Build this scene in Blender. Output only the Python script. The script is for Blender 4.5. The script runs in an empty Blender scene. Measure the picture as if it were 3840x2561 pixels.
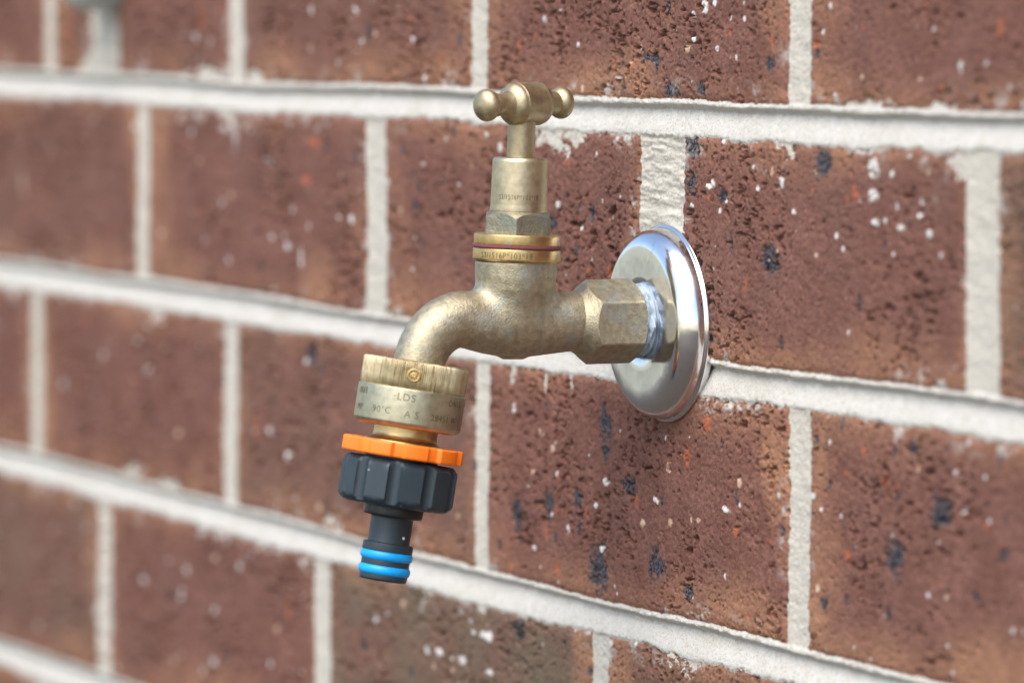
import bpy, math, random
import numpy as np
from mathutils import Vector, Matrix

# ---------------------------------------------------------------- camera, sky, sun, exposure
scene = bpy.context.scene
COL = scene.collection
cam_d = bpy.data.cameras.new("camera"); cam = bpy.data.objects.new("camera", cam_d); COL.objects.link(cam)
R_ = Vector((0.4178491, 0.9085136, 0.00227427)); U_ = Vector((-0.06211775, 0.02607198, 0.99772824)); F_ = Vector((-0.90639038, 0.41704111, -0.06732897))
cam.matrix_world = Matrix(((R_.x, U_.x, -F_.x, 1.72288747), (R_.y, U_.y, -F_.y, -0.80288008), (R_.z, U_.z, -F_.z, 0.04635682), (0, 0, 0, 1)))
cam_d.sensor_width = 36; cam_d.lens = 189.82
cam_d.clip_start = 0.05; cam_d.clip_end = 200
cam_d.dof.use_dof = True; cam_d.dof.focus_distance = 1.800; cam_d.dof.aperture_fstop = 8.0
scene.camera = cam
scene.render.resolution_x = 1024; scene.render.resolution_y = 682
scene.view_settings.view_transform = 'Standard'; scene.view_settings.look = 'None'
scene.view_settings.gamma = 1; scene.view_settings.use_curve_mapping = False
scene.view_settings.exposure = 1.1

SUN_EL, SUN_AZ = 55, 35            # elevation; azimuth from the wall's outward normal (-y) towards +x
sd = Vector((math.sin(math.radians(SUN_AZ)) * math.cos(math.radians(SUN_EL)),
             -math.cos(math.radians(SUN_AZ)) * math.cos(math.radians(SUN_EL)), math.sin(math.radians(SUN_EL))))
world = bpy.data.worlds.new("World"); scene.world = world; world.use_nodes = True
wn = world.node_tree; bg = wn.nodes["Background"]
sky = wn.nodes.new("ShaderNodeTexSky"); sky.sky_type = 'NISHITA'; sky.sun_disc = False
sky.sun_elevation = math.radians(SUN_EL); sky.sun_rotation = math.atan2(sd.x, sd.y)
sky.air_density = 1.0; sky.dust_density = 2.2; sky.ozone_density = 1.0
tc = wn.nodes.new("ShaderNodeTexCoord"); sx = wn.nodes.new("ShaderNodeSeparateXYZ"); mx = wn.nodes.new("ShaderNodeMath"); mx.operation = 'MAXIMUM'; mx.inputs[1].default_value = 0.03
cx = wn.nodes.new("ShaderNodeCombineXYZ")                       # the hazy horizon carries on down to the edge of the ground
wn.links.new(tc.outputs['Generated'], sx.inputs[0]); wn.links.new(sx.outputs[0], cx.inputs[0]); wn.links.new(sx.outputs[1], cx.inputs[1])
wn.links.new(sx.outputs[2], mx.inputs[0]); wn.links.new(mx.outputs[0], cx.inputs[2]); wn.links.new(cx.outputs[0], sky.inputs[0])
wn.links.new(sky.outputs[0], bg.inputs[0]); bg.inputs[1].default_value = 0.13
sun_d = bpy.data.lights.new("sun", 'SUN'); sun_d.energy = 1.5; sun_d.angle = math.radians(60); sun_d.color = (1.0, 0.95, 0.87)
sun = bpy.data.objects.new("sun", sun_d); COL.objects.link(sun)
sun.rotation_euler = sd.to_track_quat('Z', 'Y').to_euler()

# ---------------------------------------------------------------- helpers
MM = 0.001
def link(o, parent=None):
    COL.objects.link(o)
    if parent: o.parent = parent
    return o
def mesh_obj(name, V, Fc, mat, parent=None, sharp=38, M=None):
    """V in millimetres"""
    V = np.asarray(V, float) * MM
    me = bpy.data.meshes.new(name)
    me.from_pydata(V.tolist(), [], [list(map(int, f)) for f in Fc]); me.validate(); me.update()
    me.polygons.foreach_set('use_smooth', [True] * len(me.polygons))
    if sharp: me.set_sharp_from_angle(angle=math.radians(sharp))
    me.materials.append(mat)
    return link(bpy.data.objects.new(name, me), parent)
def tag(o, label=None, cat=None, kind=None, group=None):
    if label: o['label'] = label
    if cat: o['category'] = cat
    if kind: o['kind'] = kind
    if group: o['group'] = group
    return o
def empty(name, loc_mm):
    e = bpy.data.objects.new(name, None); COL.objects.link(e); e.location = Vector(loc_mm) * MM; e.empty_display_size = .01
    return e
class Frame:
    """local (a, b, s): s runs along the axis"""
    def __init__(s, o, axis, ref):
        s.o = np.array(o, float); s.k = np.array(axis, float); s.k /= np.linalg.norm(s.k)
        r = np.array(ref, float); r -= s.k * (r @ s.k); s.i = r / np.linalg.norm(r); s.j = np.cross(s.k, s.i)
    def at(s, a, b, t):
        return s.o + np.multiply.outer(a, s.i) + np.multiply.outer(b, s.j) + np.multiply.outer(t, s.k)
def lathe(fr, prof, n=96, base=None, rad=None, cap0=True, cap1=True):
    """prof: list of (s, r); rad(theta, s, r) -> radius"""
    th = np.linspace(0, 2 * math.pi, n, endpoint=False); V = []; Fc = []
    for s_, r_ in prof:
        rr = np.full(n, float(r_)) if rad is None else rad(th, s_, r_)
        V.append(fr.at(rr * np.cos(th), rr * np.sin(th), np.full(n, float(s_))))
    m = len(prof)
    for i in range(m - 1):
        for j in range(n):
            k = (j + 1) % n
            Fc.append((i * n + j, i * n + k, (i + 1) * n + k, (i + 1) * n + j))
    if cap0: Fc.append(tuple(range(n))[::-1])
    if cap1: Fc.append(tuple((m - 1) * n + j for j in range(n)))
    V = np.concatenate(V)
    if base is not None: V = V - np.array(base)
    return V, Fc
def dense(prof, step=.3):
    out = [prof[0]]
    for a, b in zip(prof[:-1], prof[1:]):
        n = max(1, int(math.hypot(b[0] - a[0], b[1] - a[1]) / step)) if a[0] != b[0] else 1
        out += [(a[0] + (b[0] - a[0]) * i / n, a[1] + (b[1] - a[1]) * i / n) for i in range(1, n + 1)]
    return out
def join(*parts):
    V = []; Fc = []; o = 0
    for v, f in parts:
        V.append(np.asarray(v)); Fc += [tuple(i + o for i in q) for q in f]; o += len(v)
    return np.concatenate(V), Fc
def rnd(prof, c=.4, k=4):
    """round the corners of an open profile"""
    P = [np.array(p, float) for p in prof]; out = [P[0]]
    for a, b, d in zip(P[:-2], P[1:-1], P[2:]):
        u = a - b; w = d - b; lu = np.linalg.norm(u); lw = np.linalg.norm(w)
        cc = min(c, lu * .45, lw * .45); p0 = b + u / lu * cc; p1 = b + w / lw * cc
        for t in np.linspace(0, 1, k):
            out.append((1 - t) ** 2 * p0 + 2 * t * (1 - t) * b + t * t * p1)
    out.append(P[-1])
    return [tuple(q) for q in out]
def text_on_cyl(name, txt, fr, r, s0, th_mid, size, mat, parent, base, flip=1, proud=.12, ext=.15, squeeze=1.0, up=None):
    """stamped characters wrapped round a cylinder of radius r"""
    cu = bpy.data.curves.new(name, 'FONT'); cu.body = txt; cu.size = size; cu.align_x = 'CENTER'; cu.extrude = ext; cu.resolution_u = 3
    cu.space_character = 1.15
    tmp = bpy.data.objects.new(name, cu); COL.objects.link(tmp)
    bpy.context.view_layer.update()
    me = bpy.data.meshes.new_from_object(tmp.evaluated_get(bpy.context.evaluated_depsgraph_get()))
    co = np.zeros(len(me.vertices) * 3); me.vertices.foreach_get('co', co); co = co.reshape(-1, 3)
    bpy.data.objects.remove(tmp)
    up = flip if up is None else up
    th = th_mid + flip * co[:, 0] * squeeze / r; rr = r + proud - ext + co[:, 2]
    P = fr.o + (rr * np.cos(th))[:, None] * fr.i + (rr * np.sin(th))[:, None] * fr.j + (s0 + up * co[:, 1])[:, None] * fr.k
    P = (P - np.array(base)) * MM
    me.vertices.foreach_set('co', P.ravel()); me.update()
    me.materials.clear(); me.materials.append(mat)
    o = bpy.data.objects.new(name, me); link(o, parent)
    return o

# ---------------------------------------------------------------- materials
def mat(name):
    m = bpy.data.materials.new(name); m.use_nodes = True
    nt = m.node_tree; return m, nt, nt.nodes["Principled BSDF"]
def N(nt, t, **kw):
    n = nt.nodes.new(t)
    for k, v in kw.items():
        if k.startswith('i_'): n.inputs[int(k[2:]) if k[2:].isdigit() else k[2:].replace('_', ' ')].default_value = v
        else: setattr(n, k, v)
    return n
def noise(nt, scale, detail=4, rough=.55, vec=None, dist=0):
    n = N(nt, 'ShaderNodeTexNoise'); n.inputs['Scale'].default_value = scale; n.inputs['Detail'].default_value = detail
    n.inputs['Roughness'].default_value = rough; n.inputs['Distortion'].default_value = dist
    if vec is not None: nt.links.new(vec, n.inputs['Vector'])
    return n.outputs['Fac']
def ramp(nt, src, pts):
    r = N(nt, 'ShaderNodeValToRGB'); e = r.color_ramp.elements
    while len(e) < len(pts): e.new(.5)
    for el, (p, c) in zip(e, pts):
        el.position = p; el.color = (c, c, c, 1) if isinstance(c, (int, float)) else (*c, 1)
    nt.links.new(src, r.inputs[0]); return r.outputs[0]
def mix(nt, fac, a, b, mode='MIX'):
    n = N(nt, 'ShaderNodeMix', data_type='RGBA', blend_type=mode)
    for s_, v in ((n.inputs[0], fac), (n.inputs[6], a), (n.inputs[7], b)):
        if isinstance(v, tuple): s_.default_value = (*v, 1)
        elif isinstance(v, (int, float)): s_.default_value = v
        else: nt.links.new(v, s_)
    return n.outputs[2]
def bump(nt, h, strength, dist, bs, prev=None):
    b = N(nt, 'ShaderNodeBump'); b.inputs['Strength'].default_value = strength; b.inputs['Distance'].default_value = dist
    nt.links.new(h, b.inputs['Height'])
    if prev is not None: nt.links.new(prev, b.inputs['Normal'])
    nt.links.new(b.outputs[0], bs.inputs['Normal']); return b.outputs[0]
def objco(nt, scale=(1, 1, 1)):
    c = N(nt, 'ShaderNodeNewGeometry'); m = N(nt, 'ShaderNodeMapping'); m.inputs['Scale'].default_value = scale
    nt.links.new(c.outputs['Position'], m.inputs[0]); return m.outputs[0]

def brass(name, base, rough, grain, patina, pat_col=(.30, .36, .36), grain_scale=1400, lines=None, pat_lo=.55, var=.8, midb=.4):
    m, nt, bs = mat(name); L = nt.links
    v = objco(nt)
    big = noise(nt, 110, 5, .6, v); mid = noise(nt, 420, 4, .6, v); fine = noise(nt, grain_scale, 3, .6, v)
    c = mix(nt, ramp(nt, mid, [(.3, 0.), (.7, 1.)]), tuple(x * var for x in base), tuple(min(1, x * 1.12) for x in base))
    pf = ramp(nt, big, [(pat_lo, 0.), (min(.99, pat_lo + .18), patina)])
    pf2 = mix(nt, 1.0, pf, ramp(nt, fine, [(.35, .35), (.6, 1.)]), 'MULTIPLY')
    c = mix(nt, pf2, c, pat_col)
    spot = N(nt, 'ShaderNodeTexVoronoi'); spot.inputs['Scale'].default_value = 150; L.new(v, spot.inputs['Vector'])
    sp_ = mix(nt, 1., ramp(nt, spot.outputs['Distance'], [(.06, .8), (.16, 0.)]), ramp(nt, noise(nt, 70, 3, .6, v), [(.54, 0.), (.60, 1.)]), 'MULTIPLY')
    c = mix(nt, sp_, c, (.36, .47, .44))
    L.new(c, bs.inputs['Base Color'])
    mp = N(nt, 'ShaderNodeMapRange'); mp.inputs[3].default_value = 1.0; mp.inputs[4].default_value = .55; L.new(pf2, mp.inputs[0])
    L.new(mp.outputs[0], bs.inputs['Metallic'])
    rr = N(nt, 'ShaderNodeMapRange'); rr.inputs[3].default_value = rough - .07; rr.inputs[4].default_value = rough + .12; L.new(mid, rr.inputs[0])
    L.new(rr.outputs[0], bs.inputs['Roughness'])
    b = bump(nt, fine, grain, .0004, bs)
    bump(nt, mid, grain * midb, .0008, bs, b)
    return m
M_cast = brass('cast_brass', (.475, .42, .295), .50, .55, .8, (.30, .345, .345), 1500, pat_lo=.50, var=.7, midb=.08)
M_mach = brass('machined_brass', (.55, .47, .315), .40, .16, .55, (.33, .38, .33), 2500, pat_lo=.58)
M_bright = brass('bright_brass', (.64, .47, .22), .32, .08, .3, (.36, .36, .28), 2500, pat_lo=.62)
M_dull = brass('oxidised_brass', (.34, .31, .22), .48, .6, .8, (.17, .205, .19), 1300, pat_lo=.42)
M_handle = brass('handle_brass', (.47, .395, .25), .46, .18, .5, (.30, .32, .26), 2200, pat_lo=.60)
M_vb = brass('olive_brass', (.49, .45, .315), .41, .14, .35, (.40, .44, .40), 2500, pat_lo=.6)
M_knurl = brass('knurled_brass', (.53, .44, .27), .42, .10, .3, (.30, .28, .20), 2500, pat_lo=.55)
M_text = brass('stamped_brass', (.19, .155, .10), .5, .1, .2)

def plastic(name, col, rough, spec=.5, bumpy=.15, fine=900):
    m, nt, bs = mat(name)
    v = objco(nt); n1 = noise(nt, fine, 3, .6, v)
    c = mix(nt, ramp(nt, noise(nt, 160, 4, .6, v), [(.3, 0.), (.7, 1.)]), tuple(x * .9 for x in col), tuple(x * 1.08 for x in col))
    # a few dust grains
    vo = N(nt, 'ShaderNodeTexVoronoi'); vo.inputs['Scale'].default_value = 230; nt.links.new(v, vo.inputs['Vector'])
    d = ramp(nt, vo.outputs['Distance'], [(.05, 1.), (.09, 0.)])
    c = mix(nt, mix(nt, 1., d, ramp(nt, noise(nt, 130, 2, .5, v), [(.58, 0.), (.62, .6)]), 'MULTIPLY'), c, (.5, .5, .5))
    nt.links.new(c, bs.inputs['Base Color'])
    bs.inputs['Roughness'].default_value = rough; bs.inputs['Specular IOR Level'].default_value = spec
    bump(nt, n1, bumpy, .0002, bs)
    nt.links.new(ramp(nt, noise(nt, 240, 5, .7, v), [(.35, rough - .08), (.7, rough + .16)]), bs.inputs['Roughness'])
    return m
M_black = plastic('dark_plastic', (.020, .034, .045), .42, .5)
M_black2 = plastic('black_plastic', (.010, .012, .013), .36, .5)
M_orange = plastic('orange_plastic', (1.0, .205, .009), .36, .5); 
M_blue = plastic('blue_rubber', (.0, .36, .86), .35, .5)
M_wash = plastic('fibre_washer', (.22, .07, .08), .7, .3, .4)
M_tape = plastic('thread_tape', (.38, .45, .53), .5, .5, .5, 500)

m, nt, bs = mat('chrome'); M_chrome = m
bs.inputs['Metallic'].default_value = 1
v = objco(nt)
n_ = noise(nt, 900, 4, .6, v)
nt.links.new(mix(nt, ramp(nt, noise(nt, 260, 5, .7, v), [(.55, 0.), (.72, .5)]), (.80, .82, .85), (.56, .56, .54)), bs.inputs['Base Color'])
nt.links.new(ramp(nt, noise(nt, 180, 5, .65, v), [(.35, .12), (.75, .27)]), bs.inputs['Roughness'])
bump(nt, noise(nt, 60, 2, .5, v), .10, .002, bs)
m, nt, bs = mat('galvanised_steel'); M_galv = m
bs.inputs['Metallic'].default_value = .15; bs.inputs['Roughness'].default_value = .45
nt.links.new(mix(nt, noise(nt, 200, 3, .6, objco(nt)), (.42, .50, .48), (.56, .64, .61)), bs.inputs['Base Color'])

# ---------------------------------------------------------------- paving below the wall (out of frame, lights and reflects)
m, nt, bs = mat('earth_paving')
v = objco(nt)
nt.links.new(mix(nt, noise(nt, 3, 8, .65, v), (.045, .034, .025), (.08, .063, .047)), bs.inputs['Base Color'])
bs.inputs['Roughness'].default_value = .9; bump(nt, noise(nt, 60, 6, .7, v), .4, .004, bs)
V = [(-6000, 12, -620), (6000, 12, -620), (6000, -6000, -620), (-6000, -6000, -620)]
gr = mesh_obj('ground', V, [(0, 3, 2, 1)], m, sharp=None); tag(gr, kind='structure')
gr['label'] = 'brown earth and paving below the brick wall'

# ---------------------------------------------------------------- brick wall as relief
def lattice(seed, X, Z, sx, sz):
    """gradient-free value noise in -1..1 on a separable grid, cell sx by sz mm"""
    rs = np.random.RandomState(seed)
    x = X / sx; z = Z / sz
    ix = np.floor(x).astype(int); iz = np.floor(z).astype(int); fx = x - ix; fz = z - iz
    ix -= ix.min(); iz -= iz.min()
    Lt = rs.rand(iz.max() + 2, ix.max() + 2).astype(np.float32) * 2 - 1
    fx = (fx * fx * (3 - 2 * fx)).astype(np.float32); fz = (fz * fz * (3 - 2 * fz)).astype(np.float32)
    A = Lt[iz] * (1 - fz[:, None]) + Lt[iz + 1] * fz[:, None]
    return A[:, ix] * (1 - fx) + A[:, ix + 1] * fx
def fbm(seed, X, Z, sx, sz, octv=4, g=.5):
    s = 0; a = 1; t = 0
    for o in range(octv):
        s = s + a * lattice(seed + 31 * o, X, Z, sx / 2 ** o, sz / 2 ** o); t += a; a *= g
    return s / t
def rot(seed, sx, sz, octv=4, g=.5, ang=.6, warp=None):
    """value noise turned off the grid axes, so that nothing lines up with the courses"""
    s = 0; a = 1; t = 0
    for o in range(octv):
        rs = np.random.RandomState(seed + 57 * o); Lt = rs.rand(256, 256).astype(np.float32) * 2 - 1
        an = ang + 1.1 * o; cs, sn = math.cos(an), math.sin(an)
        A = X2 / sx; B = Z2 / sz
        if warp is not None: A = A + warp; B = B - warp
        A, B = (A * cs - B * sn) * 2 ** o + 4000.3, (A * sn + B * cs) * 2 ** o + 4000.7
        ia = np.floor(A).astype(np.int32); ib = np.floor(B).astype(np.int32)
        fa = (A - ia).astype(np.float32); fb = (B - ib).astype(np.float32)
        fa = fa * fa * (3 - 2 * fa); fb = fb * fb * (3 - 2 * fb); ia &= 255; ib &= 255; ja = (ia + 1) & 255; jb = (ib + 1) & 255
        s = s + a * ((Lt[ib, ia] * (1 - fa) + Lt[ib, ja] * fa) * (1 - fb) + (Lt[jb, ia] * (1 - fa) + Lt[jb, ja] * fa) * fb); t += a; a *= g
    return s / t
def axis_grid(segs):
    out = []
    for a, b, st in segs:
        out.append(np.arange(a, b, st))
    return np.concatenate(out + [[segs[-1][1]]])
gx = axis_grid([(-1500, -640, 8), (-640, -120, 1.15), (-120, 0, .7), (0, 280, .48), (280, 350, .8), (350, 900, 8)])
gz = axis_grid([(-620, -290, 7), (-290, -200, .7), (-200, 52, .45), (52, 520, 7)])
nx, nz = len(gx), len(gz)
X2 = np.broadcast_to(gx, (nz, nx)); Z2 = np.broadcast_to(gz[:, None], (nz, nx))
# bed joints: centre lines at 86 mm courses with their own drift
bed_pts = {0: [(-571, -.8), (-400, -.2), (-266, -1.3), (-89, .3), (42, -.6), (169, -.3), (334, .7)],
           1: [(-572, 0.1), (-400, .6), (-266, .3), (-163, 0), (157, .5), (301, 1.7), (340, 1.4)],
           2: [(-573, 2.0), (-441, 1.7), (-285, .2), (-180, -.3), (-64, -1.6), (23, -1.6), (135, -1.2), (195, -1.5), (330, -1.5)],
           3: [(-574, -.1), (300, -1)]}
# vertical joints: course index -> (x, width)
perps = {0: [(-506, 12), (-438, 33), (-287, 15), (-52, 14), (195, 14.5), (437, 14)],
         1: [(-630, 13), (-393, 13.5), (-146, 19), (96.5, 33), (314, 20), (556, 14)],
         2: [(-760, 13), (-525, 14), (-294, 14.5), (-49, 11.5), (197, 15), (438, 14)],
         3: [(-680, 13), (-440, 15), (-199, 16), (50, 13), (292, 14)],
         4: [(-520, 13), (-280, 14), (-42, 14), (200, 14), (440, 14)]}
# spilt lumps of mortar beside the joints: x, z, half width, half height
BLOBS = [(-457,8,13,6),(-295,-9,5,6),(-22,-93,3,5),(12,-8,14,6),(28,-8,8,4),(186,-7,9,4),(-322,7,22,2.6),(-265,7,9,2.2),(-96,-180,6,4),(-52,-179,10,3.5),(-135,-80,4,7),(-404,-162,10,3),(-189,-165,7,6),(-360,-164,14,3),(115,-180,12,5),(306,-9,10,6),(-155,-80,5,5),(-375,-93,6,4),(240,7,14,2),(290,7,12,2),(26,-93,1.6,5),(5,-94,1.5,5)]
D = np.full((nz, nx), -1e3, np.float32)     # signed distance, + inside mortar
isbed = np.zeros((nz, nx), bool); tbed = np.zeros((nz, nx), np.float32)
course = np.floor(-(gz) / 86 + 1).astype(int)      # course 0 lies above z = 0
w1 = rot(5, 9, 6, 4, .6); w2 = rot(9, 2.4, 1.5, 3, .65); w3 = fbm(11, gx, gz, 30, 30, 2)
for k in range(-7, 9):
    pts = bed_pts.get(k, [(0, 0)])
    zc = -86 * k + np.interp(gx, [p[0] for p in pts], [p[1] for p in pts]) + .3 * lattice(100 + k, gx, np.array([0., 1.]), 90, 10)[0]
    hw = 6.0 + .5 * lattice(140 + k, gx, np.array([0., 1.]), 40, 10)[0]
    t = Z2 - zc
    d = np.where(t > 0, hw - t, hw + .5 + t)       # lower edge a little fuller
    d = d + np.where(t > 0, .55 * w1 + .55 * w2, 1.5 * w1 + .9 * w2 + np.maximum(0, w3) * 1.3)
    sel = d > D
    D = np.where(sel, d, D); isbed = np.where(sel & (np.abs(t) < hw + 2.5), True, isbed)
    tbed = np.where(np.abs(t) < 12, t / hw, tbed)
Dbed = D.copy()
for ci in np.unique(course):
    rows = np.where(course == ci)[0]
    L = perps.get(ci)
    if L is None: L = [(x + (0 if ci % 2 == 0 else -97), 14) for x in range(-1485, 1000, 240)]
    else:
        lo = L[0][0]; hi = L[-1][0]
        L = L + [(lo - 240 * i, 13) for i in range(1, 6)] + [(hi + 240 * i, 14) for i in range(1, 4)]
    for (xc, wd) in L:
        c = np.abs(gx - xc) < wd / 2 + 8; cc = np.where(c)[0]
        if not len(cc): continue
        r0, r1, c0, c1 = rows[0], rows[-1] + 1, cc[0], cc[-1] + 1
        wob = 1.0 * np.sin(gz[r0:r1] * .06 + xc)[:, None]
        d = wd / 2 - np.abs(X2[r0:r1, c0:c1] - xc - wob * .6) + 1.5 * w1[r0:r1, c0:c1] + .8 * w2[r0:r1, c0:c1]
        D[r0:r1, c0:c1] = np.maximum(D[r0:r1, c0:c1], d)
for (bx, bz, ba, bb) in BLOBS:
    c0, c1 = np.searchsorted(gx, [bx - ba * 2.5, bx + ba * 2.5]); r0, r1 = np.searchsorted(gz, [bz - bb * 2.5, bz + bb * 2.5])
    q = (1 - np.sqrt(((X2[r0:r1, c0:c1] - bx) / ba) ** 2 + ((Z2[r0:r1, c0:c1] - bz) / bb) ** 2)) * 2.4 - .55 + 2.6 * w1[r0:r1, c0:c1] + 2.4 * w2[r0:r1, c0:c1]
    D[r0:r1, c0:c1] = np.maximum(D[r0:r1, c0:c1], np.minimum(q, 1.2))
mort = 1 / (1 + np.exp(-np.clip(D / .22, -30, 30)))
# course / brick identity for tint
brick_id = np.zeros((nz, nx), np.float32); edge_x = np.zeros((nz, nx), np.float32)
for ci in np.unique(course):
    rows = np.where(course == ci)[0]
    L = sorted(p[0] for p in perps.get(ci, [(x + (0 if ci % 2 == 0 else -97), 14) for x in range(-1485, 1000, 240)]))
    ii = np.searchsorted(L, gx)
    tints = {(3, 3): .85, (3, 1): .35, (3, 4): .30, (2, 3): .25, (1, 5): .55, (0, 3): .12, (2, 4): .0, (1, 1): .1}
    if ci in perps: brick_id[rows] = np.array([tints.get((ci, q), .04) for q in ii])[None, :]
    else: brick_id[rows] = np.array([(.1, .5, .0)[(q * 5 + ci * 3) % 3] for q in ii])[None, :]
    LL = np.array([-5000] + L + [5000.]); dl = gx - LL[ii]; dr = LL[ii + 1] - gx
    edge_x[rows] = np.minimum(dl, dr * 1.15)[None, :]
brick_id = np.clip(brick_id * (1 + .9 * fbm(80, gx, gz, 26, 26, 3)), 0, 1)
# --- brick relief
g1 = rot(21, 8, 7, 4, .55); g2 = rot(22, 2.0, 1.2, 3, .65); g3 = rot(23, 3.0, 1.6, 4, .72, 1.0, .35 * g1); g4 = fbm(27, gx, gz, 1.8, 7.0, 2, .5)
zone = np.clip(.58 + 1.6 * rot(25, 30, 26, 3), 0, 1)     # where the clay is torn
pits = np.clip((g3 * .80 + g4 * .24 - (.39 - .23 * zone)) / .08, 0, 1)
g5 = rot(29, 1.5, .95, 2, .7, 2.0)
h = .28 * g1 + .26 * g2 + .16 * g5 - 2.6 * pits * (.3 + .7 * zone)
sl = np.clip((rot(33, 7, 4, 3, .6) * 1.3 + .3 * g3 - .62) / .2, 0, 1); h -= 2.4 * sl * zone    # deeper gouges
hb = h - .9 * np.exp(-np.clip(-D, 0, 30) / .9) * (1 + .5 * g1)
# --- mortar relief
m1 = rot(41, 1.7, 1.1, 3, .7); m2 = rot(43, 6, 4, 3, .5)
groove = np.clip(1 - ((tbed + .12) / .74) ** 2, 0, 1)
lipvar = np.clip(.5 + .9 * fbm(45, gx, gz, 130, 60, 2), 0, 1)
tl = .80 - .16 * lipvar                                  # upper lip where it is left standing
tt = tbed + .07 * m2
groove = np.where(tt < tl - .3, np.clip((tt + .95) / (tl + .65), 0, 1) ** 1.3, np.clip((tl - tt) / .3, 0, 1) ** .8)
hm_bed = -(.35 + 2.9 * groove) + .14 * m2 + np.where(tbed > .25, .55, .16) * m1
hm_perp = -(.75 + .35 * np.clip(D / 6, 0, 1)) + .3 * m2 + .26 * m1
for (xc, wd) in [(96.5, 33), (-438, 33)]:
    hm_perp = hm_perp + np.where(np.abs(X2 - xc) < wd / 2 + 2, 1.0 * fbm(47, gx, gz, 12, 2.2, 3, .6) + .1 * m1, 0)
inb = np.clip(Dbed / .8, 0, 1)
hm = hm_bed * inb + hm_perp * (1 - inb)
hh = hb * (1 - mort) + hm * mort
# --- inclusions: dark ironspots, pale grit, cream grit, orange flecks (mm in the wall)
DARK=[(-508.1,-191.4,0.7,1.2),(-503.9,-210.6,0.7,1.9),(-497.7,-27.7,1.2,0.6),(-476.6,-72.7,0.7,1.3),(-457.8,-109.4,0.7,0.7),(-449.6,-8.1,0.7,0.7),(-439.4,-37.5,0.7,0.4),(-424.9,-158.1,0.7,0.8),(-335.9,-53.5,0.9,0.7),(-312.8,-186.6,5.2,0.4),(-306.9,-118.7,0.7,0.6),(-253.0,-95.4,0.8,1.3),(-208.3,-99.3,3.4,3.7),(-193.8,-20.0,0.7,2.0),(-182.0,10.2,0.7,0.7),(-157.1,-207.2,1.4,1.6),(-156.1,-207.8,1.4,1.6),(-152.3,26.1,1.1,3.2),(-111.9,-182.3,1.7,0.7),(-108.6,-38.3,1.7,1.7),(-102.3,-51.9,1.1,1.2),(-93.1,-13.9,0.7,1.0),(-73.9,-10.3,0.7,1.6),(-55.1,-130.4,0.8,1.9),(-18.1,-144.4,2.8,4.3),(-16.5,-185.1,3.5,2.5),(-14.5,-153.8,0.9,1.2),(9.0,-138.3,2.7,3.6),(11.6,-39.5,2.5,2.1),(22.0,-186.3,0.7,0.6),(32.5,-135.0,2.2,2.7),(33.8,-33.0,0.8,0.9),(43.4,-34.1,2.2,2.2),(49.3,-157.7,5.7,6.2),(54.4,-116.0,2.3,2.7),(54.4,-107.8,3.2,5.2),(73.3,-126.2,4.3,2.3),(88.2,19.3,6.3,1.3),(94.5,-152.0,3.7,3.8),(103.1,9.0,4.7,1.9),(118.7,-21.4,3.6,3.4),(119.0,-158.1,3.2,2.4),(120.5,-8.9,3.6,3.4),(127.2,9.8,1.9,1.6),(143.0,-25.6,2.1,2.2),(167.5,18.6,0.8,1.0),(176.0,-44.7,4.6,3.6),(176.4,18.4,2.4,2.1),(207.9,22.1,0.9,1.1),(209.5,-100.0,1.0,1.1),(212.4,-12.2,3.3,3.6),(215.9,-151.5,1.7,2.1),(218.3,-113.6,1.2,1.3),(260.6,-99.9,0.9,1.8),(261.6,-131.6,4.2,4.9),(262.4,-113.0,0.9,1.3),(271.9,-97.7,2.1,1.9),(290.3,-115.7,3.8,4.5),(294.3,-96.7,0.7,1.2),(312.2,-139.7,1.1,0.9),(318.9,-111.1,0.7,0.6)]
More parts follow.
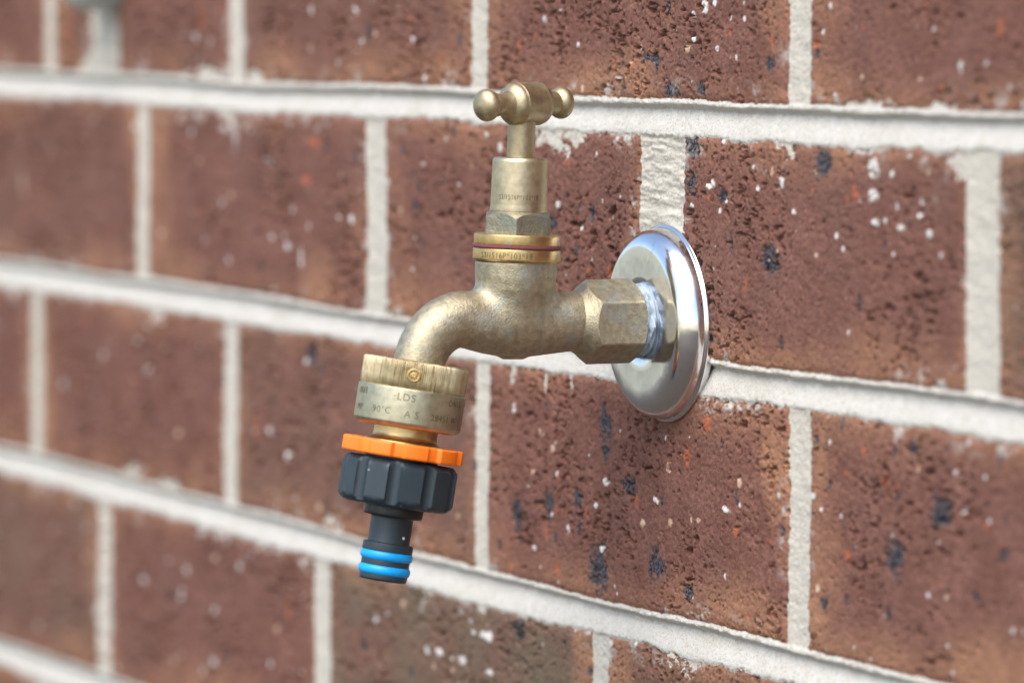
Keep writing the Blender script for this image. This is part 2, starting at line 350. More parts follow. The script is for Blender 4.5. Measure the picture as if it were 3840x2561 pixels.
WHITE=[(-490.1,-131.5,0.7,1.2),(-392.7,-206.7,0.7,0.4),(-387.1,-118.2,1.0,0.4),(-341.4,-197.2,0.7,0.4),(-330.8,21.6,0.7,0.4),(-312.1,-231.8,1.4,0.6),(-310.1,-210.7,0.7,0.4),(-297.8,-181.0,0.7,0.4),(-294.7,-67.5,0.7,0.4),(-283.1,-189.9,0.7,0.4),(-255.5,-26.3,0.7,0.4),(-251.3,-133.1,0.7,0.4),(-250.6,-225.3,0.7,0.4),(-232.7,-141.4,0.7,0.6),(-232.6,-59.2,0.9,0.4),(-227.3,-44.3,0.7,0.4),(-218.6,-63.2,0.7,2.0),(-213.5,-102.9,0.7,0.5),(-208.2,33.1,0.7,0.4),(-182.0,13.5,0.7,0.4),(-168.3,-45.2,1.1,1.0),(-164.6,33.4,0.7,0.4),(-158.0,21.9,0.7,0.4),(-144.7,-196.1,0.7,0.4),(-144.0,-196.0,1.0,0.4),(-110.3,23.4,0.7,0.4),(-99.4,8.8,1.0,0.5),(-96.9,-202.3,0.7,0.4),(-85.3,-202.2,1.6,0.5),(-73.7,-202.8,0.7,0.4),(-65.3,-202.4,2.5,1.1),(-57.8,-187.5,0.8,0.4),(-54.8,-191.2,1.6,0.4),(-44.7,-10.4,1.4,0.7),(-42.9,-191.2,3.7,1.4),(-41.3,-204.0,2.2,0.6),(-32.2,-14.6,1.5,1.1),(-2.3,-155.1,1.2,0.4),(11.9,-142.0,0.7,0.5),(16.0,-127.5,0.7,0.4),(16.5,-33.1,1.3,0.9),(23.3,-15.3,0.9,0.5),(25.2,-146.1,1.2,1.1),(32.3,22.8,0.7,0.8),(35.2,-40.6,0.7,0.4),(47.3,-14.3,0.7,0.4),(47.8,-135.7,1.4,0.4),(51.3,-150.2,1.2,0.4),(55.2,-127.1,1.6,1.2),(59.7,-182.3,1.2,0.6),(63.2,12.0,1.0,0.5),(78.8,-180.1,0.7,0.4),(79.0,-180.1,0.7,0.4),(81.6,22.7,0.7,0.4),(94.0,-129.4,1.1,0.6),(94.1,-129.4,0.8,0.5),(120.7,-29.2,0.9,0.5),(121.3,33.9,1.0,0.6),(121.6,26.0,1.1,1.0),(129.4,36.7,1.8,1.5),(132.5,-22.5,0.9,0.6),(136.2,-21.6,1.4,1.2),(136.8,37.9,1.3,0.8),(138.8,23.1,0.7,0.4),(141.2,-30.1,0.7,0.4),(142.8,-7.2,1.0,0.6),(145.5,-26.6,0.7,0.6),(147.2,-128.2,2.3,0.6),(147.9,33.2,0.7,0.4),(152.3,20.3,0.7,0.4),(156.8,-125.8,0.7,0.4),(158.5,32.8,0.8,0.7),(165.1,-15.1,0.7,0.7),(168.5,-22.0,0.7,0.4),(184.0,-120.2,1.1,0.6),(184.6,-19.6,1.3,1.4),(193.5,-28.6,1.0,0.4),(207.4,-118.1,0.9,0.6),(212.4,29.4,0.7,0.4),(213.2,-122.2,0.7,0.4),(217.4,37.3,0.7,0.4),(218.7,-100.4,0.8,0.4),(220.6,9.5,0.7,0.4),(222.4,-34.8,0.9,0.4),(226.9,-38.6,0.8,0.5),(243.8,-7.5,0.9,0.8),(246.2,-20.9,2.2,1.7),(247.2,-12.9,2.9,2.4),(248.0,-29.3,2.3,0.7),(254.1,-28.9,0.7,0.4),(258.8,-13.8,1.1,0.9),(260.4,-126.1,0.7,0.6),(261.6,-24.0,0.7,0.4),(264.4,-30.4,1.8,0.6),(269.5,-8.5,0.7,0.5),(275.7,-26.3,0.7,0.4),(277.2,-21.8,0.7,0.4),(282.2,-31.7,1.2,1.1),(283.3,-142.2,0.7,0.6),(289.7,-37.6,0.7,0.4),(299.6,-103.0,0.7,0.5),(300.8,20.1,0.7,1.5),(304.5,-114.4,0.7,0.4),(316.2,20.9,0.7,0.4),(330.0,14.3,0.7,0.6),(334.8,-147.3,0.7,1.1)]
CREAM=[(-561.6,-69.8,0.7,0.4),(-541.0,-45.5,0.7,3.3),(-460.7,-203.3,0.7,0.4),(-350.8,-141.5,1.2,0.4),(-310.0,-189.1,0.8,0.6),(-291.8,-41.4,0.7,0.4),(-277.1,-13.0,0.7,0.4),(-244.3,-210.7,0.7,0.4),(-209.1,18.6,0.7,0.4),(-201.5,-158.9,0.9,0.5),(-200.8,-158.5,0.9,0.4),(-145.8,24.9,0.9,0.7),(-145.4,24.9,0.7,0.7),(-122.0,-40.4,0.7,0.4),(-118.2,-187.8,1.4,0.7),(-90.7,-207.3,0.8,0.4),(-73.7,-207.2,0.9,0.5),(-57.3,-21.5,1.0,0.6),(-3.8,-128.3,0.9,0.5),(1.8,-113.4,1.0,1.3),(4.6,-114.9,0.8,0.5),(12.4,-118.8,1.5,1.2),(74.5,16.8,1.1,0.8),(84.8,-138.2,1.7,1.1),(85.0,-138.2,1.4,1.1),(103.2,-117.8,0.9,1.6),(104.3,-118.6,0.7,1.2),(105.4,-136.3,1.2,0.8),(105.4,-136.1,0.9,0.8),(117.0,22.6,1.7,1.2),(121.1,-134.0,0.9,1.0),(126.3,-133.5,1.0,0.8),(156.3,-118.4,1.6,1.3),(178.0,-15.9,0.7,1.0),(181.9,-41.4,0.7,0.8),(208.7,-41.5,0.9,0.5),(211.0,-147.4,1.6,1.2),(238.5,15.2,0.7,0.4),(275.6,15.3,0.9,0.6),(276.3,-104.4,0.7,0.4),(281.3,-12.6,0.7,0.4)]
ORANGE=[(-213.4,-32.5,5.4,1.4),(-204.8,-17.7,5.4,1.4),(39.6,-138.6,0.8,1.7),(75.1,16.3,1.8,1.0),(104.0,-19.7,0.9,1.4),(117.9,-112.6,1.9,2.4),(118.0,-114.9,1.3,1.4),(132.7,-101.2,2.4,2.4),(133.1,-26.2,1.0,0.7),(162.7,-161.9,0.9,1.5),(177.5,26.1,0.7,1.7),(178.2,-135.3,1.6,0.7),(205.6,-21.3,0.7,1.3),(229.0,-108.9,0.9,0.7),(229.0,-22.9,0.8,1.0),(230.5,-135.2,2.0,1.5),(234.6,-20.5,1.9,2.3),(254.7,-110.0,1.5,1.8),(318.5,-117.8,1.2,1.1),(327.9,-128.6,0.7,0.9)]
m_dark = np.zeros((nz, nx), np.float32); m_white = m_dark.copy(); m_cream = m_dark.copy(); m_orange = m_dark.copy()
wx = rot(61, 3, 3, 3, .6); wz = rot(62, 1.3, 1.1, 2, .6)
def stamp(A, x, z, a, b, rough=.5, soft=.12):
    c0, c1 = np.searchsorted(gx, [x - a * 1.8 - 1, x + a * 1.8 + 1]); r0, r1 = np.searchsorted(gz, [z - b * 1.8 - 1, z + b * 1.8 + 1])
    if c1 <= c0 or r1 <= r0: return
    q = np.sqrt(((X2[r0:r1, c0:c1] - x) / a) ** 2 + ((Z2[r0:r1, c0:c1] - z) / b) ** 2)
    q = q + rough * wx[r0:r1, c0:c1] + rough * .6 * wz[r0:r1, c0:c1]
    A[r0:r1, c0:c1] = np.maximum(A[r0:r1, c0:c1], np.clip((1 - q) / soft * .5 + .5, 0, 1))
rs = np.random.RandomState(4)
for q in DARK: stamp(m_dark, q[0], q[1], q[2] * 1.3, q[3] * 1.25, rough=.8, soft=.3)
fs = lambda x: 1.25 if x > -80 else 1.9
for q in WHITE: stamp(m_white, q[0], q[1], q[2] * fs(q[0]), max(q[3], .75) * fs(q[0]), rough=.55)
for q in CREAM: stamp(m_cream, q[0], q[1], q[2] * fs(q[0]) * .95, max(q[3], .8) * fs(q[0]) * .95, rough=.6)
for q in ORANGE: stamp(m_orange, *q, rough=.7, soft=.4)
for i in range(430):
    x = rs.uniform(-640, 350); z = rs.uniform(-290, 52); s_ = .25 + .55 * rs.rand() ** 2.2
    if x < 40: s_ *= 1.5
    stamp(m_white if rs.rand() < .85 else m_cream, x, z, s_, s_ * rs.uniform(.7, 1.5), rough=.3)
for i in range(520):
    x = rs.uniform(-640, 350); z = rs.uniform(-290, 52); s_ = .5 + 1.6 * rs.rand() ** 1.6
    stamp(m_dark if rs.rand() < .62 else m_orange, x, z, s_ * .7, s_ * rs.uniform(.8, 1.5), rough=.8, soft=.5)
bk = 1 - mort
m_dark *= bk; m_cream *= bk; m_orange *= bk
m_white *= np.where(mort > .5, .0, 1)
hh = hh - .55 * m_dark * (.6 + .8 * np.abs(g2)) + .25 * m_white + .2 * m_cream
# thin mortar smears left on the brick faces beside some joints
sm = np.clip((rot(71, 6, 5, 4, .65) - .12) / .3, 0, 1) * np.clip(1 - (-D) / 9, 0, 1) ** 2 * np.clip((fbm(73, gx, gz, 40, 22, 2) + .05) / .3, 0, 1)
sm = np.clip(sm * 1.5, 0, .9) * bk
# fallen edge colour: tan skin near ends and lower edge of bricks
tan = np.clip((27 + 16 * lattice(75, gx, gz, 60, 50) - edge_x + 7 * g1) / 17, 0, 1) * np.clip(.75 + .7 * lattice(79, gx, gz, 90, 60), .4, 1)
zfrac = (-(gz) / 86 + 1) % 1
low = np.clip((zfrac[:, None] - .74 + .12 * lattice(76, gx, gz, 40, 30)) / .2, 0, 1)
top = np.clip((.20 - zfrac[:, None] + .10 * lattice(77, gx, gz, 50, 30)) / .15, 0, 1) * .6
tan = np.clip(np.maximum(np.maximum(tan, low * .85), top) * (.8 + .7 * fbm(78, gx, gz, 16, 16, 3)), 0, 1)

wall = empty('brick_wall', (0, 0, -620))
tag(wall, 'red-brown brick wall with pale cream mortar joints and speckled rough faces', 'wall')
Pm = np.stack([X2, -hh, Z2 + 620], -1).reshape(-1, 3).astype(np.float32) * MM
idx = np.arange(nz * nx).reshape(nz, nx)
quads = np.stack([idx[:-1, :-1], idx[:-1, 1:], idx[1:, 1:], idx[1:, :-1]], -1).reshape(-1, 4)
qm = mort[:-1, :-1].reshape(-1) > .5
attrs = {'mort': mort, 'dark': m_dark, 'white': m_white, 'cream': m_cream, 'orange': m_orange, 'smear': sm, 'tan': tan, 'bid': brick_id, 'perp': 1 - inb}
def relief(name, Q, mt):
    used = np.unique(Q); remap = np.full(nz * nx, -1, np.int64); remap[used] = np.arange(len(used)); q = remap[Q]
    me = bpy.data.meshes.new(name)
    me.vertices.add(len(used)); me.vertices.foreach_set('co', Pm[used].ravel())
    me.loops.add(q.size); me.loops.foreach_set('vertex_index', q.ravel().astype(np.int32))
    me.polygons.add(len(q)); me.polygons.foreach_set('loop_start', np.arange(0, q.size, 4, dtype=np.int32))
    me.update(calc_edges=True)
    me.polygons.foreach_set('use_smooth', np.ones(len(q), bool))
    for k_, a in attrs.items():
        at = me.attributes.new(k_, 'FLOAT', 'POINT'); at.data.foreach_set('value', np.ascontiguousarray(np.asarray(a, np.float32).reshape(-1)[used]))
    me.materials.append(mt); me.update()
    return link(bpy.data.objects.new(name, me), wall)

def wall_material(name):
    m, nt, bs = mat(name); L = nt.links
    v = objco(nt)
    A = lambda n: (lambda q: (setattr(q, 'attribute_name', n), q.outputs['Fac'])[1])(N(nt, 'ShaderNodeAttribute'))
    bid = A('bid')
    n1 = noise(nt, 45, 5, .6, v); n2 = noise(nt, 260, 5, .65, v); n3 = noise(nt, 1200, 3, .6, v); n4 = noise(nt, 28, 3, .5, v, .6)
    base = mix(nt, ramp(nt, n1, [(.34, 0.), (.66, 1.)]), (.158, .069, .050), (.240, .113, .085))
    base = mix(nt, ramp(nt, n2, [(.42, 0.), (.68, .65)]), base, (.085, .034, .028))
    base = mix(nt, ramp(nt, n4, [(.50, 0.), (.72, .55)]), base, (.155, .080, .066))       # duller cast
    base = mix(nt, bid, base, mix(nt, n2, (.095, .072, .050), (.19, .145, .10)))
    base = mix(nt, mix(nt, 1., A('tan'), ramp(nt, n2, [(.25, .6), (.6, 1.)]), 'MULTIPLY'), base, (.36, .185, .105))
    base = mix(nt, ramp(nt, n3, [(.5, 0.), (.72, .5)]), base, (.33, .17, .12))
    base = mix(nt, ramp(nt, noise(nt, 700, 3, .6, v), [(.34, .7), (.46, 0.)]), base, (.07, .032, .03))
    base = mix(nt, ramp(nt, A('orange'), [(0., 0.), (1., .75)]), base, (.42, .12, .055))
    dk = mix(nt, ramp(nt, n3, [(.42, 0.), (.66, 1.)]), (.006, .008, .012), (.12, .13, .15))
    base = mix(nt, ramp(nt, A('dark'), [(0., 0.), (1., .92)]), base, dk)
    base = mix(nt, A('cream'), base, mix(nt, ramp(nt, n2, [(.35, 0.), (.65, 1.)]), (.62, .48, .36), (.42, .25, .15)))
    base = mix(nt, A('white'), base, (.64, .62, .585))
    mcol = mix(nt, ramp(nt, n3, [(.3, 0.), (.55, 1.)]), (.40, .375, .31), (.56, .54, .49))
    mcol = mix(nt, ramp(nt, n2, [(.35, 0.), (.7, 1.)]), mcol, (.60, .588, .55))
    mcol = mix(nt, mix(nt, 1., A('perp'), ramp(nt, n2, [(.3, .5), (.6, .95)]), 'MULTIPLY'), mcol, (.54, .51, .435))
    mcol = mix(nt, ramp(nt, noise(nt, 22, 5, .65, v), [(.52, 0.), (.75, .55)]), mcol, (.42, .385, .31))
    sand = N(nt, 'ShaderNodeTexVoronoi'); sand.inputs['Scale'].default_value = 900; L.new(v, sand.inputs['Vector'])
    mcol = mix(nt, ramp(nt, sand.outputs['Distance'], [(.14, .75), (.30, 0.)]), mcol, (.30, .26, .19))
    base = mix(nt, A('smear'), base, (.50, .48, .44))
    mfac = A('mort')
    c = mix(nt, ramp(nt, mfac, [(.35, 0.), (.65, 1.)]), base, mcol)
    L.new(c, bs.inputs['Base Color'])
    bs.inputs['Roughness'].default_value = .82; bs.inputs['Specular IOR Level'].default_value = .18
    b = bump(nt, n3, .55, .0004, bs)
    bump(nt, n2, .35, .0010, bs, b)
    return m
M_wall = wall_material('brick_and_mortar')
relief('bricks', quads[~qm], M_wall)
relief('mortar', quads[qm], M_wall)

# ---------------------------------------------------------------- chrome wall plate
TX, TZ = 102.0, -69.4
def part(name, vf, mt, parent, base, sharp=38):
    V, Fc = vf
    return mesh_obj(name, np.asarray(V) - np.array(base), Fc, mt, parent, sharp)
b0 = (TX, 0, TZ)
plate = empty('wall_plate', b0)
tag(plate, 'round chrome cover plate flat against the bricks around the tap inlet', 'wall plate')
fr = Frame((TX, 0, TZ), (0, -1, 0), (0, 0, 1))
prof = [(-1.5, 32.6), (.3, 33.1), (.9, 33.2), (1.3, 33.0), (1.5, 32.5), (1.7, 32.2)]
for a in np.linspace(0, math.pi / 2, 26): prof.append((2.0 + 8.0 * math.sin(a), 25.2 + 6.9 * math.cos(a)))
prof += [(10.05, 24.6), (10.0, 22), (9.95, 16), (9.9, 11.5), (9.0, 10.6), (6, 10.4)]
part('cover_disc', lathe(fr, prof, 192, cap0=False, cap1=False), M_chrome, plate, b0, 60)

# ---------------------------------------------------------------- brass garden tap
b1 = (TX, -10, TZ)
tap = empty('garden_tap', b1)
tag(tap, 'weathered brass outdoor tap with a small T-bar handle, screwed out of the chrome wall plate', 'tap')

def surface_nets(F, org, st):
    ins = F < 0; nxx, ny, nz_ = F.shape
    c = [(0,0,0),(1,0,0),(0,1,0),(1,1,0),(0,0,1),(1,0,1),(0,1,1),(1,1,1)]
    sl = lambda A, o: A[o[0]:nxx - 1 + o[0], o[1]:ny - 1 + o[1], o[2]:nz_ - 1 + o[2]]
    cnt_in = sum(sl(ins, o).astype(np.int8) for o in c)
    act = (cnt_in > 0) & (cnt_in < 8)
    cells = np.argwhere(act); acc = np.zeros((len(cells), 3)); n = np.zeros(len(cells))
    ci, cj, ck = cells.T
    for a in range(8):
        for b in range(a + 1, 8):
            d = np.array(c[b]) - np.array(c[a])
            if np.abs(d).sum() != 1: continue
            fa = F[ci + c[a][0], cj + c[a][1], ck + c[a][2]]; fb = F[ci + c[b][0], cj + c[b][1], ck + c[b][2]]
            x = (fa < 0) != (fb < 0)
            t = np.where(x, fa / np.where(x, fa - fb, 1), 0)
            p = np.array(c[a])[None] + t[:, None] * d[None]
            acc += np.where(x[:, None], p, 0); n += x
    V = (cells + acc / n[:, None]) * st + np.array(org)
    idx = np.full(act.shape, -1); idx[ci, cj, ck] = np.arange(len(cells))
    Q = []
    for ax in range(3):
        o = [0, 0, 0]; o[ax] = 1
        A = ins[:nxx - o[0], :ny - o[1], :nz_ - o[2]]; B = ins[o[0]:, o[1]:, o[2]:]
        e = np.argwhere(A != B); s_ = A[tuple(e.T)]
        u, w = [(1, 2), (2, 0), (0, 1)][ax]
        ok = (e[:, u] > 0) & (e[:, w] > 0) & (e[:, u] < F.shape[u] - 1) & (e[:, w] < F.shape[w] - 1)
        e = e[ok]; s_ = s_[ok]
        q = []
        for du, dw in ((-1, -1), (0, -1), (0, 0), (-1, 0)):
            f = e.copy(); f[:, u] += du; f[:, w] += dw; q.append(idx[tuple(f.T)])
        q = np.stack(q, 1); q[~s_] = q[~s_][:, ::-1]
        Q.append(q)
    return V, np.concatenate(Q)
st = .55
ax_ = np.arange(TX - 17, TX + 17, st); ay_ = np.arange(24, 105, st); az_ = np.arange(-22, 25, st)
GX, GY, GZ = np.meshgrid(ax_ - TX, ay_, az_, indexing='ij')
spine = [(20, 1.3, 9.8), (33, 1.6, 10.0), (42, 1.0, 10.0), (50, .6, 10.3), (58, .8, 10.5), (66, 1.6, 10.1), (72.7, 2.8, 9.5), (77.5, 3.0, 9.2), (83.5, .4, 9.0), (87.8, -4, 8.7), (90.4, -9.5, 8.5), (92.3, -19, 8.3), (93.0, -24, 8.3)]
# smooth the spine with a Catmull-Rom pass
S = np.array(spine); P = [S[0]]
for i in range(len(S) - 1):
    p0 = S[max(i - 1, 0)]; p1 = S[i]; p2 = S[i + 1]; p3 = S[min(i + 2, len(S) - 1)]
    for t in (.25, .5, .75, 1):
        P.append(.5 * (2 * p1 + (p2 - p0) * t + (2 * p0 - 5 * p1 + 4 * p2 - p3) * t * t + (3 * p1 - p0 - 3 * p2 + p3) * t ** 3))
F = np.full(GX.shape, 1e3)
for a, b in zip(P[:-1], P[1:]):
    d = b[:2] - a[:2]; L2 = d @ d
    t = np.clip(((GY - a[0]) * d[0] + (GZ - a[1]) * d[1]) / L2, 0, 1)
    q = np.sqrt(GX ** 2 + (GY - a[0] - t * d[0]) ** 2 + (GZ - a[1] - t * d[1]) ** 2) - (a[2] + t * (b[2] - a[2]))
    F = np.minimum(F, q)
rho = np.sqrt(GX ** 2 + (GY - (55.6 - .04 * (GZ - 22))) ** 2)
rz = np.interp(GZ, [-8, -3, 1, 5, 9, 13, 17, 23], [2, 6, 8.4, 10.4, 12.0, 13.1, 13.5, 13.7])
G = np.maximum((rho - rz) * .88, -9 - GZ)
k_ = 4.6
hmix = np.clip(.5 + .5 * (G - F) / k_, 0, 1)
F = G * hmix + F * (1 - hmix) - k_ * hmix * (1 - hmix) * .85 if False else (F * hmix + G * (1 - hmix) - k_ * hmix * (1 - hmix))
F = np.maximum(F, GZ - 22.2)
rsb = np.random.RandomState(3)
def n3(A, B, C_, sc):
    g = rsb.rand(24, 24, 24)
    a, b, c = [(q / sc) % 23 for q in (A + 200, B + 200, C_ + 200)]
    ia, ib, ic = [q.astype(int) for q in (a, b, c)]; fa, fb, fc = a - ia, b - ib, c - ic
    fa, fb, fc = [f * f * (3 - 2 * f) for f in (fa, fb, fc)]
    r = 0
    for i in (0, 1):
        for j in (0, 1):
            for k in (0, 1):
                r = r + g[ia + i, ib + j, ic + k] * (fa if i else 1 - fa) * (fb if j else 1 - fb) * (fc if k else 1 - fc)
    return r - .5
F = F + .16 * n3(GX, GY, GZ, 6.0) + .05 * n3(GX, GY, GZ, 2.0)
V, Q = surface_nets(F, (ax_[0], ay_[0], az_[0]), st)
V = np.stack([V[:, 0], -V[:, 1], V[:, 2] + TZ], 1)
Q = Q[:, ::-1]
part('tap_body', (V, Q), M_cast, tap, b1, None)

def hexr(a, phi=0):
    return lambda th: a / np.cos(((th - phi) % (math.pi / 3)) - math.pi / 6)
# inlet hexagon (corners up and down) with chamfered ends
HZ = TZ + 1.15
frh = Frame((TX, 0, HZ), (0, -1, 0), (0, 0, 1)); hx = hexr(12.45)
def rr(th, s, cap):                      # corner slightly rounded
    return np.minimum(np.minimum(hx(th), cap), 14.15)
part('inlet_nut', lathe(frh, dense([(13.2, 9), (13.2, 12.85), (13.6, 13.5), (14.2, 14.4), (14.5, 15), (29.4, 15), (30.0, 13.9), (31.0, 12.7), (32.6, 11.3), (34.2, 10.3), (36.5, 9)]), 360, rad=rr), M_cast, tap, b1, 24)
# threaded pipe with its wrap of sealing tape
def tp(th, s, r):
    if s < 10.25: return np.full(len(th), 12.3)
    d = (th - math.radians(-96) + math.pi) % (2 * math.pi) - math.pi
    w = .30 * np.sin(5 * th + s * 2.6) + .30 * np.sin(11 * th - s * 5.2) + .2 * np.sin(23 * th + s * 7)
    flap = np.where(np.abs(d) < .34, (1 - np.abs(d) / .34) * 2.6 * max(0, 1 - abs(s - 11.2) / 1.1), 0)
    gap = -.9 * np.exp(-((d + .16) / .07) ** 2) * (abs(s - 11.9) < .5)
    return r + w + flap + gap
part('inlet_pipe', lathe(Frame((TX, 0, HZ), (0, -1, 0), (0, 0, 1)), [(4, 9.4), (13, 9.4)], 48), M_mach, tap, b1)
part('thread_tape', lathe(frh, [(9.9, 12.3), (10.2, 12.3), (10.6, 12.0), (11.0, 11.6), (11.5, 12.15), (12.0, 11.8), (12.5, 12.2), (13.0, 12.0), (13.3, 11.6), (13.5, 10.2)], 260, rad=tp), M_tape, tap, b1, 30)

# bonnet stack, leaning a touch back to the wall
K = np.array((0, .040, 1.0))
frt = Frame((TX, -55.5, TZ + 22), K, (1, 0, 0))
THC = math.radians(-24.7)
R1 = part('body_collar', lathe(frt, rnd([(-.1, 8), (-.1, 14.1), (.5, 14.6), (3.9, 14.6), (4.3, 14.2), (4.3, 8)], .2), 160), M_bright, tap, b1)
R1['label'] = 'bright brass ring with a row of stamped figures'
text_on_cyl('stamped_text', "S3/1516P*103*18", frt, 14.6, 1.05, THC - .28, 2.75, M_text, R1, b1, 1, .05, .12, .84)
part('washer', lathe(frt, rnd([(4.3, 8), (4.3, 14.75), (5.35, 14.95), (5.4, 8)], .3), 160), M_wash, tap, b1)
part('bonnet_flange', lathe(frt, rnd([(5.4, 8), (5.4, 14.4), (8.6, 14.4), (8.9, 14.1), (8.9, 8)], .25), 160), M_bright, tap, b1)
hx2 = hexr(10.4, math.radians(-28))
part('bonnet_nut', lathe(frt, dense([(8.9, 7), (8.9, 13), (13.2, 13), (14.0, 12.05), (15.4, 10.9), (16.2, 9.9), (16.5, 9.4), (16.5, 7)], .2), 360, rad=lambda th, s, c: np.minimum(np.minimum(hx2(th), c), 11.85)), M_dull, tap, b1, 24)
SL = part('bonnet_sleeve', lathe(frt, rnd([(16.3, 7), (16.3, 9.55), (18.5, 9.35), (33.0, 9.2), (34.1, 8.7), (34.3, 7.2), (33.6, 5.0)], .35), 128), M_mach, tap, b1)
text_on_cyl('stamped_text', "S3/1516P*103*18", frt, 9.35, 20.4, THC - .02, 2.35, M_text, SL, b1, 1, .04, .10, .74)
part('spindle', lathe(frt, [(32, 4.6), (52, 4.6)], 64), M_handle, tap, b1)
hc = frt.at(0., .5, 51.9)
frb = Frame(hc, (.324, -.946, -.01), (0, 0, 1))
def dome(c, sg):
    return [(sg * (c + 4.2 * math.sin(a)), 7.1 * math.cos(a)) for a in np.linspace(.08, 1.15, 12)] + [(sg * (c + 5.6), 3.1)]
barrel = dome(6.0, -1)[::-1] + [(-6.1, 7.15), (-5.8, 7.25), (-5.4, 7.15), (3.2, 7.15), (3.6, 7.3), (3.95, 7.35), (4.2, 7.2)] + dome(4.15, 1)
hb = part('handle', lathe(frb, barrel, 128), M_handle, tap, b1, 30)
hb['label'] = 'barrel of the T-bar handle with a ball-ended grip on each side'
for sg in (1, -1):
    fg = Frame(hc, np.array((.324, -.946, -.01)) * sg, (0, 0, 1))
    g = [(6.8, 4.8), (7.8, 4.3), (8.8, 4.0), (10, 3.7), (11.4, 3.65), (12.8, 3.95)]
    for a in np.linspace(-.82, math.pi / 2 * .985, 24):
        g.append((16.9 + 3.6 * math.sin(a), 5.4 * math.cos(a)))
    part('handle_grip', lathe(fg, g, 96), M_handle, hb, b1, 40).matrix_parent_inverse = Matrix()

# ---------------------------------------------------------------- vacuum breaker on the spout
KV = np.array((0, -.1676, -.9859)); OV = np.array((TX, -91.5, TZ - 10.2))
frv = Frame(OV, KV, (1, 0, 0)); TV = math.radians(24.7)
b2 = tuple(OV)
vb = empty('vacuum_breaker', b2)
tag(vb, 'heavy brass backflow collar with a knurled band and stamped letters, screwed under the tap spout', 'tap fitting')
rsk = np.random.RandomState(8)
ridge = rsk.rand(168) * .5 + .6; jit = rsk.rand(168) * .25
def knurl(th, s, r):
    u = (th / (2 * math.pi) * 168); i = u.astype(int) % 168
    f = np.abs(((u - i + jit[i] * .5 + .02 * s) % 1) - .5) * 2
    return r - .42 * (1 - f) ** .7 * ridge[i]
kb = part('knurled_band', lathe(frv, [(0, 7), (0, 16.6), (.3, 17.3), (.7, 17.55), (3, 17.55), (6, 17.55), (8.8, 17.55), (9.2, 17.3)], 1360, rad=lambda th, s, r: knurl(th, s, r) if r > 17 else np.full(len(th), r)), M_knurl, vb, b2, 60)
# raised pin in a round recess
def on_surf(th, s, r): return frv.at(r * math.cos(th), r * math.sin(th), s)
nrm = math.cos(TV) * frv.i + math.sin(TV) * frv.j
fp = Frame(on_surf(TV, 4.7, 16.9), nrm, (0, 0, 1))
part('pin', lathe(fp, rnd([(0, 2.15), (.85, 2.15), (.9, 1.75), (.35, 1.6), (.35, 1.05), (.75, .95), (.8, .3), (.6, .15), (.6, .02)], .1), 48, cap0=False), M_bright, kb, b2)
vbb = part('collar_body', lathe(frv, rnd([(9.1, 14), (9.1, 17.2), (9.5, 17.75), (20.6, 17.75), (21.8, 17.0), (22.3, 15.8), (22.3, 10)], .35), 160), M_vb, vb, b2)
for txt, s0, off, sz, sq in (("0068", 12.9, 62, 3.1, .8), ("\u00b7LDS", 13.3, 6, 3.4, 1.0), ("DN15", 13.0, -56, 3.0, .8),
                             ("MP", 18.2, 64, 3.0, .9), ("90\u00b0C", 18.2, 30, 3.1, .95), ("A S", 18.6, -4, 3.3, .95), ("28451 W", 18.4, -43, 2.9, .88)):
    o = text_on_cyl('stamped_text', txt, Frame(OV, KV, (1, 0, 0)), 17.75, s0, TV + math.radians(off), sz, M_text, vbb, b2, -1, .05, .12, sq)
part('outlet_neck', lathe(frv, [(21, 10.6), (24.5, 10.5), (25.6, 10.7), (26.4, 11.6), (26.9, 13.2), (27.6, 13.6), (29.5, 13.6)], 96), M_bright, vb, b2, 40)

# ---------------------------------------------------------------- plastic hose connector
b3 = tuple(frv.at(0., 0., 28.))
hcn = empty('hose_connector', b3)
tag(hcn, 'dark plastic click-on hose connector with an orange ring and two blue seals, pointing down', 'hose connector')
def orange_r(th, s, r):
    if r < 18: return np.full(len(th), r)
    u = ((th - math.radians(46)) / math.radians(36)) % 1; d = np.abs(u - .5) * 36
    return r - 1.15 * np.clip((7.5 - d) / 3.2, 0, 1) ** 1 * 1.0
pr = rnd([(28.6, 14.3), (27.6, 14.3), (27.1, 15.0), (27.1, 19.5), (27.5, 20.05), (31.6, 20.05), (32.0, 19.6), (32.0, 14.3)], .35)
part('locking_ring', lathe(frv, pr, 720, rad=orange_r, cap0=False, cap1=False), M_orange, hcn, b3, 35)
def nut_r(th, s, r):
    if r < 16: return np.full(len(th), r)
    u = ((th - math.radians(28)) / math.radians(36)) % 1; d = np.minimum(u, 1 - u) * 36       # degrees from groove centre
    flat = 18.9 / np.cos(np.radians(np.abs(18 - d) * .9)) 
    base = np.minimum(flat, 19.35)
    gw = 7.0; gdep = np.where(d < gw, 1.75 * np.sqrt(np.clip(1 - (d / gw) ** 2, 0, 1)) ** 1.3, 0)
    body = base - gdep
    return np.minimum(body, r)
prn = [(31.9, 12), (32.9, 12), (33.0, 17.4), (33.5, 17.9), (34.6, 18.9), (35.3, 19.6), (37, 21), (41, 21), (45.2, 21), (45.9, 19.5), (46.6, 18.7), (47.4, 17.9), (47.9, 17.2), (48.2, 16.1), (48.3, 8)]
part('coupling_nut', lathe(frv, prn, 720, rad=nut_r), M_black, hcn, b3, 28)
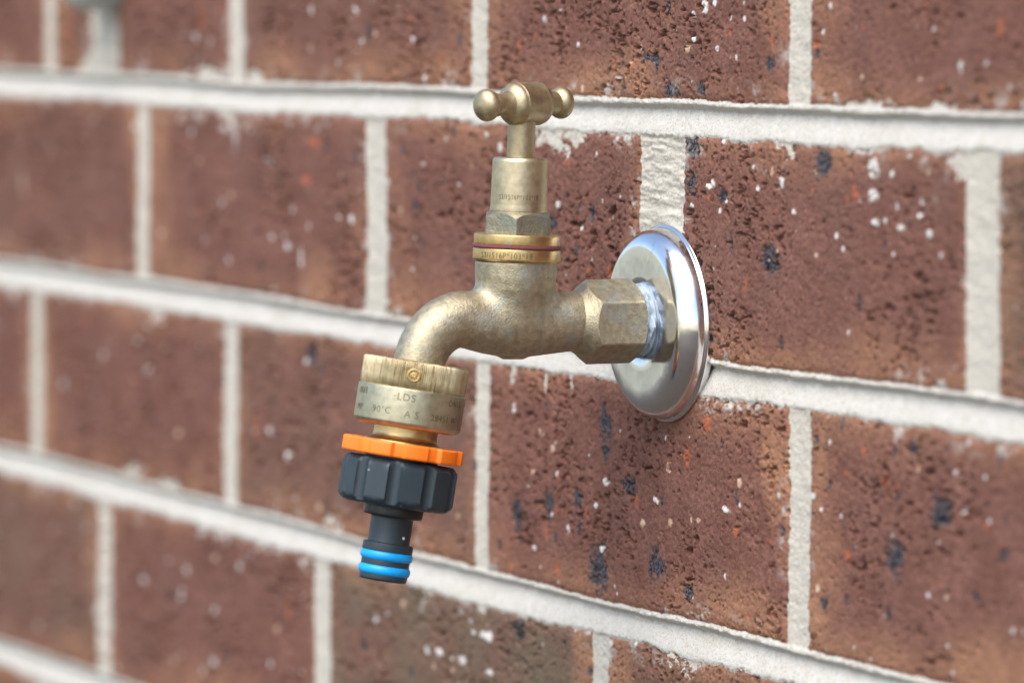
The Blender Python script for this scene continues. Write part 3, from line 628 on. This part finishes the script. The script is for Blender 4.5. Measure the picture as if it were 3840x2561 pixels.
part('spigot_flange', lathe(frv, rnd([(48.2, 6), (48.2, 9.9), (51.3, 9.8), (51.7, 9.3), (51.7, 6)], .3), 96), M_black2, hcn, b3)
sp = part('spigot', lathe(frv, rnd([(51.6, 7.15), (52.2, 7.0), (60.2, 6.95), (60.4, 8.0), (60.7, 8.35), (63.0, 8.35), (63.3, 8.1), (63.4, 7.3), (65.8, 7.3), (65.9, 8.0), (68.2, 8.0), (68.3, 7.3), (70.4, 7.3), (70.5, 8.0), (72.3, 7.9), (72.9, 7.4), (73.0, 5.2), (66, 5.0)], .12), 96, cap1=False), M_black, hcn, b3)
for s0, rr0 in ((64.6, 7.55), (69.35, 7.5)):
    prt = [(s0 + 1.6 * math.sin(a), rr0 + 1.15 * math.cos(a)) for a in np.linspace(-math.pi / 2 - .5, math.pi / 2 + .5, 20)]
    part('o_ring', lathe(frv, prt, 96, cap0=False, cap1=False), M_blue, hcn, b3)
fm = Frame(frv.at(7.0 * math.cos(TV - .75), 7.0 * math.sin(TV - .75), 58.0), math.cos(TV - .75) * frv.i + math.sin(TV - .75) * frv.j, (0, 0, 1))
m, nt, bs = mat('white_fleck'); bs.inputs['Base Color'].default_value = (.7, .72, .7, 1); bs.inputs['Roughness'].default_value = .5
part('paint_fleck', lathe(fm, [(-.2, .5), (0, .5), (.1, .4), (.14, .05)], 20), m, sp, b3)

# ---------------------------------------------------------------- second fitting at the top left edge
b4 = (-426., 0., 47.)
frc = Frame(b4, (0, -1, 0), (0, 0, 1))
pc = [(-2, 15.5)] + [(12 + 12 * math.sin(a), .2 + 15.3 * math.cos(a)) for a in np.linspace(0, math.pi / 2, 14)]
cp = mesh_obj('pipe_cap', *[lathe(frc, pc, 96)[0] - np.array(b4), lathe(frc, pc, 96)[1]], M_galv, None, 40)
cp.location = Vector(b4) * MM
tag(cp, 'blurred rounded pale green-grey metal cap over the wide mortar joint at the upper left edge', 'pipe cap')

for o in bpy.data.objects:
    if o.type == 'MESH' and o.name.startswith('stamped_text'):
        pass
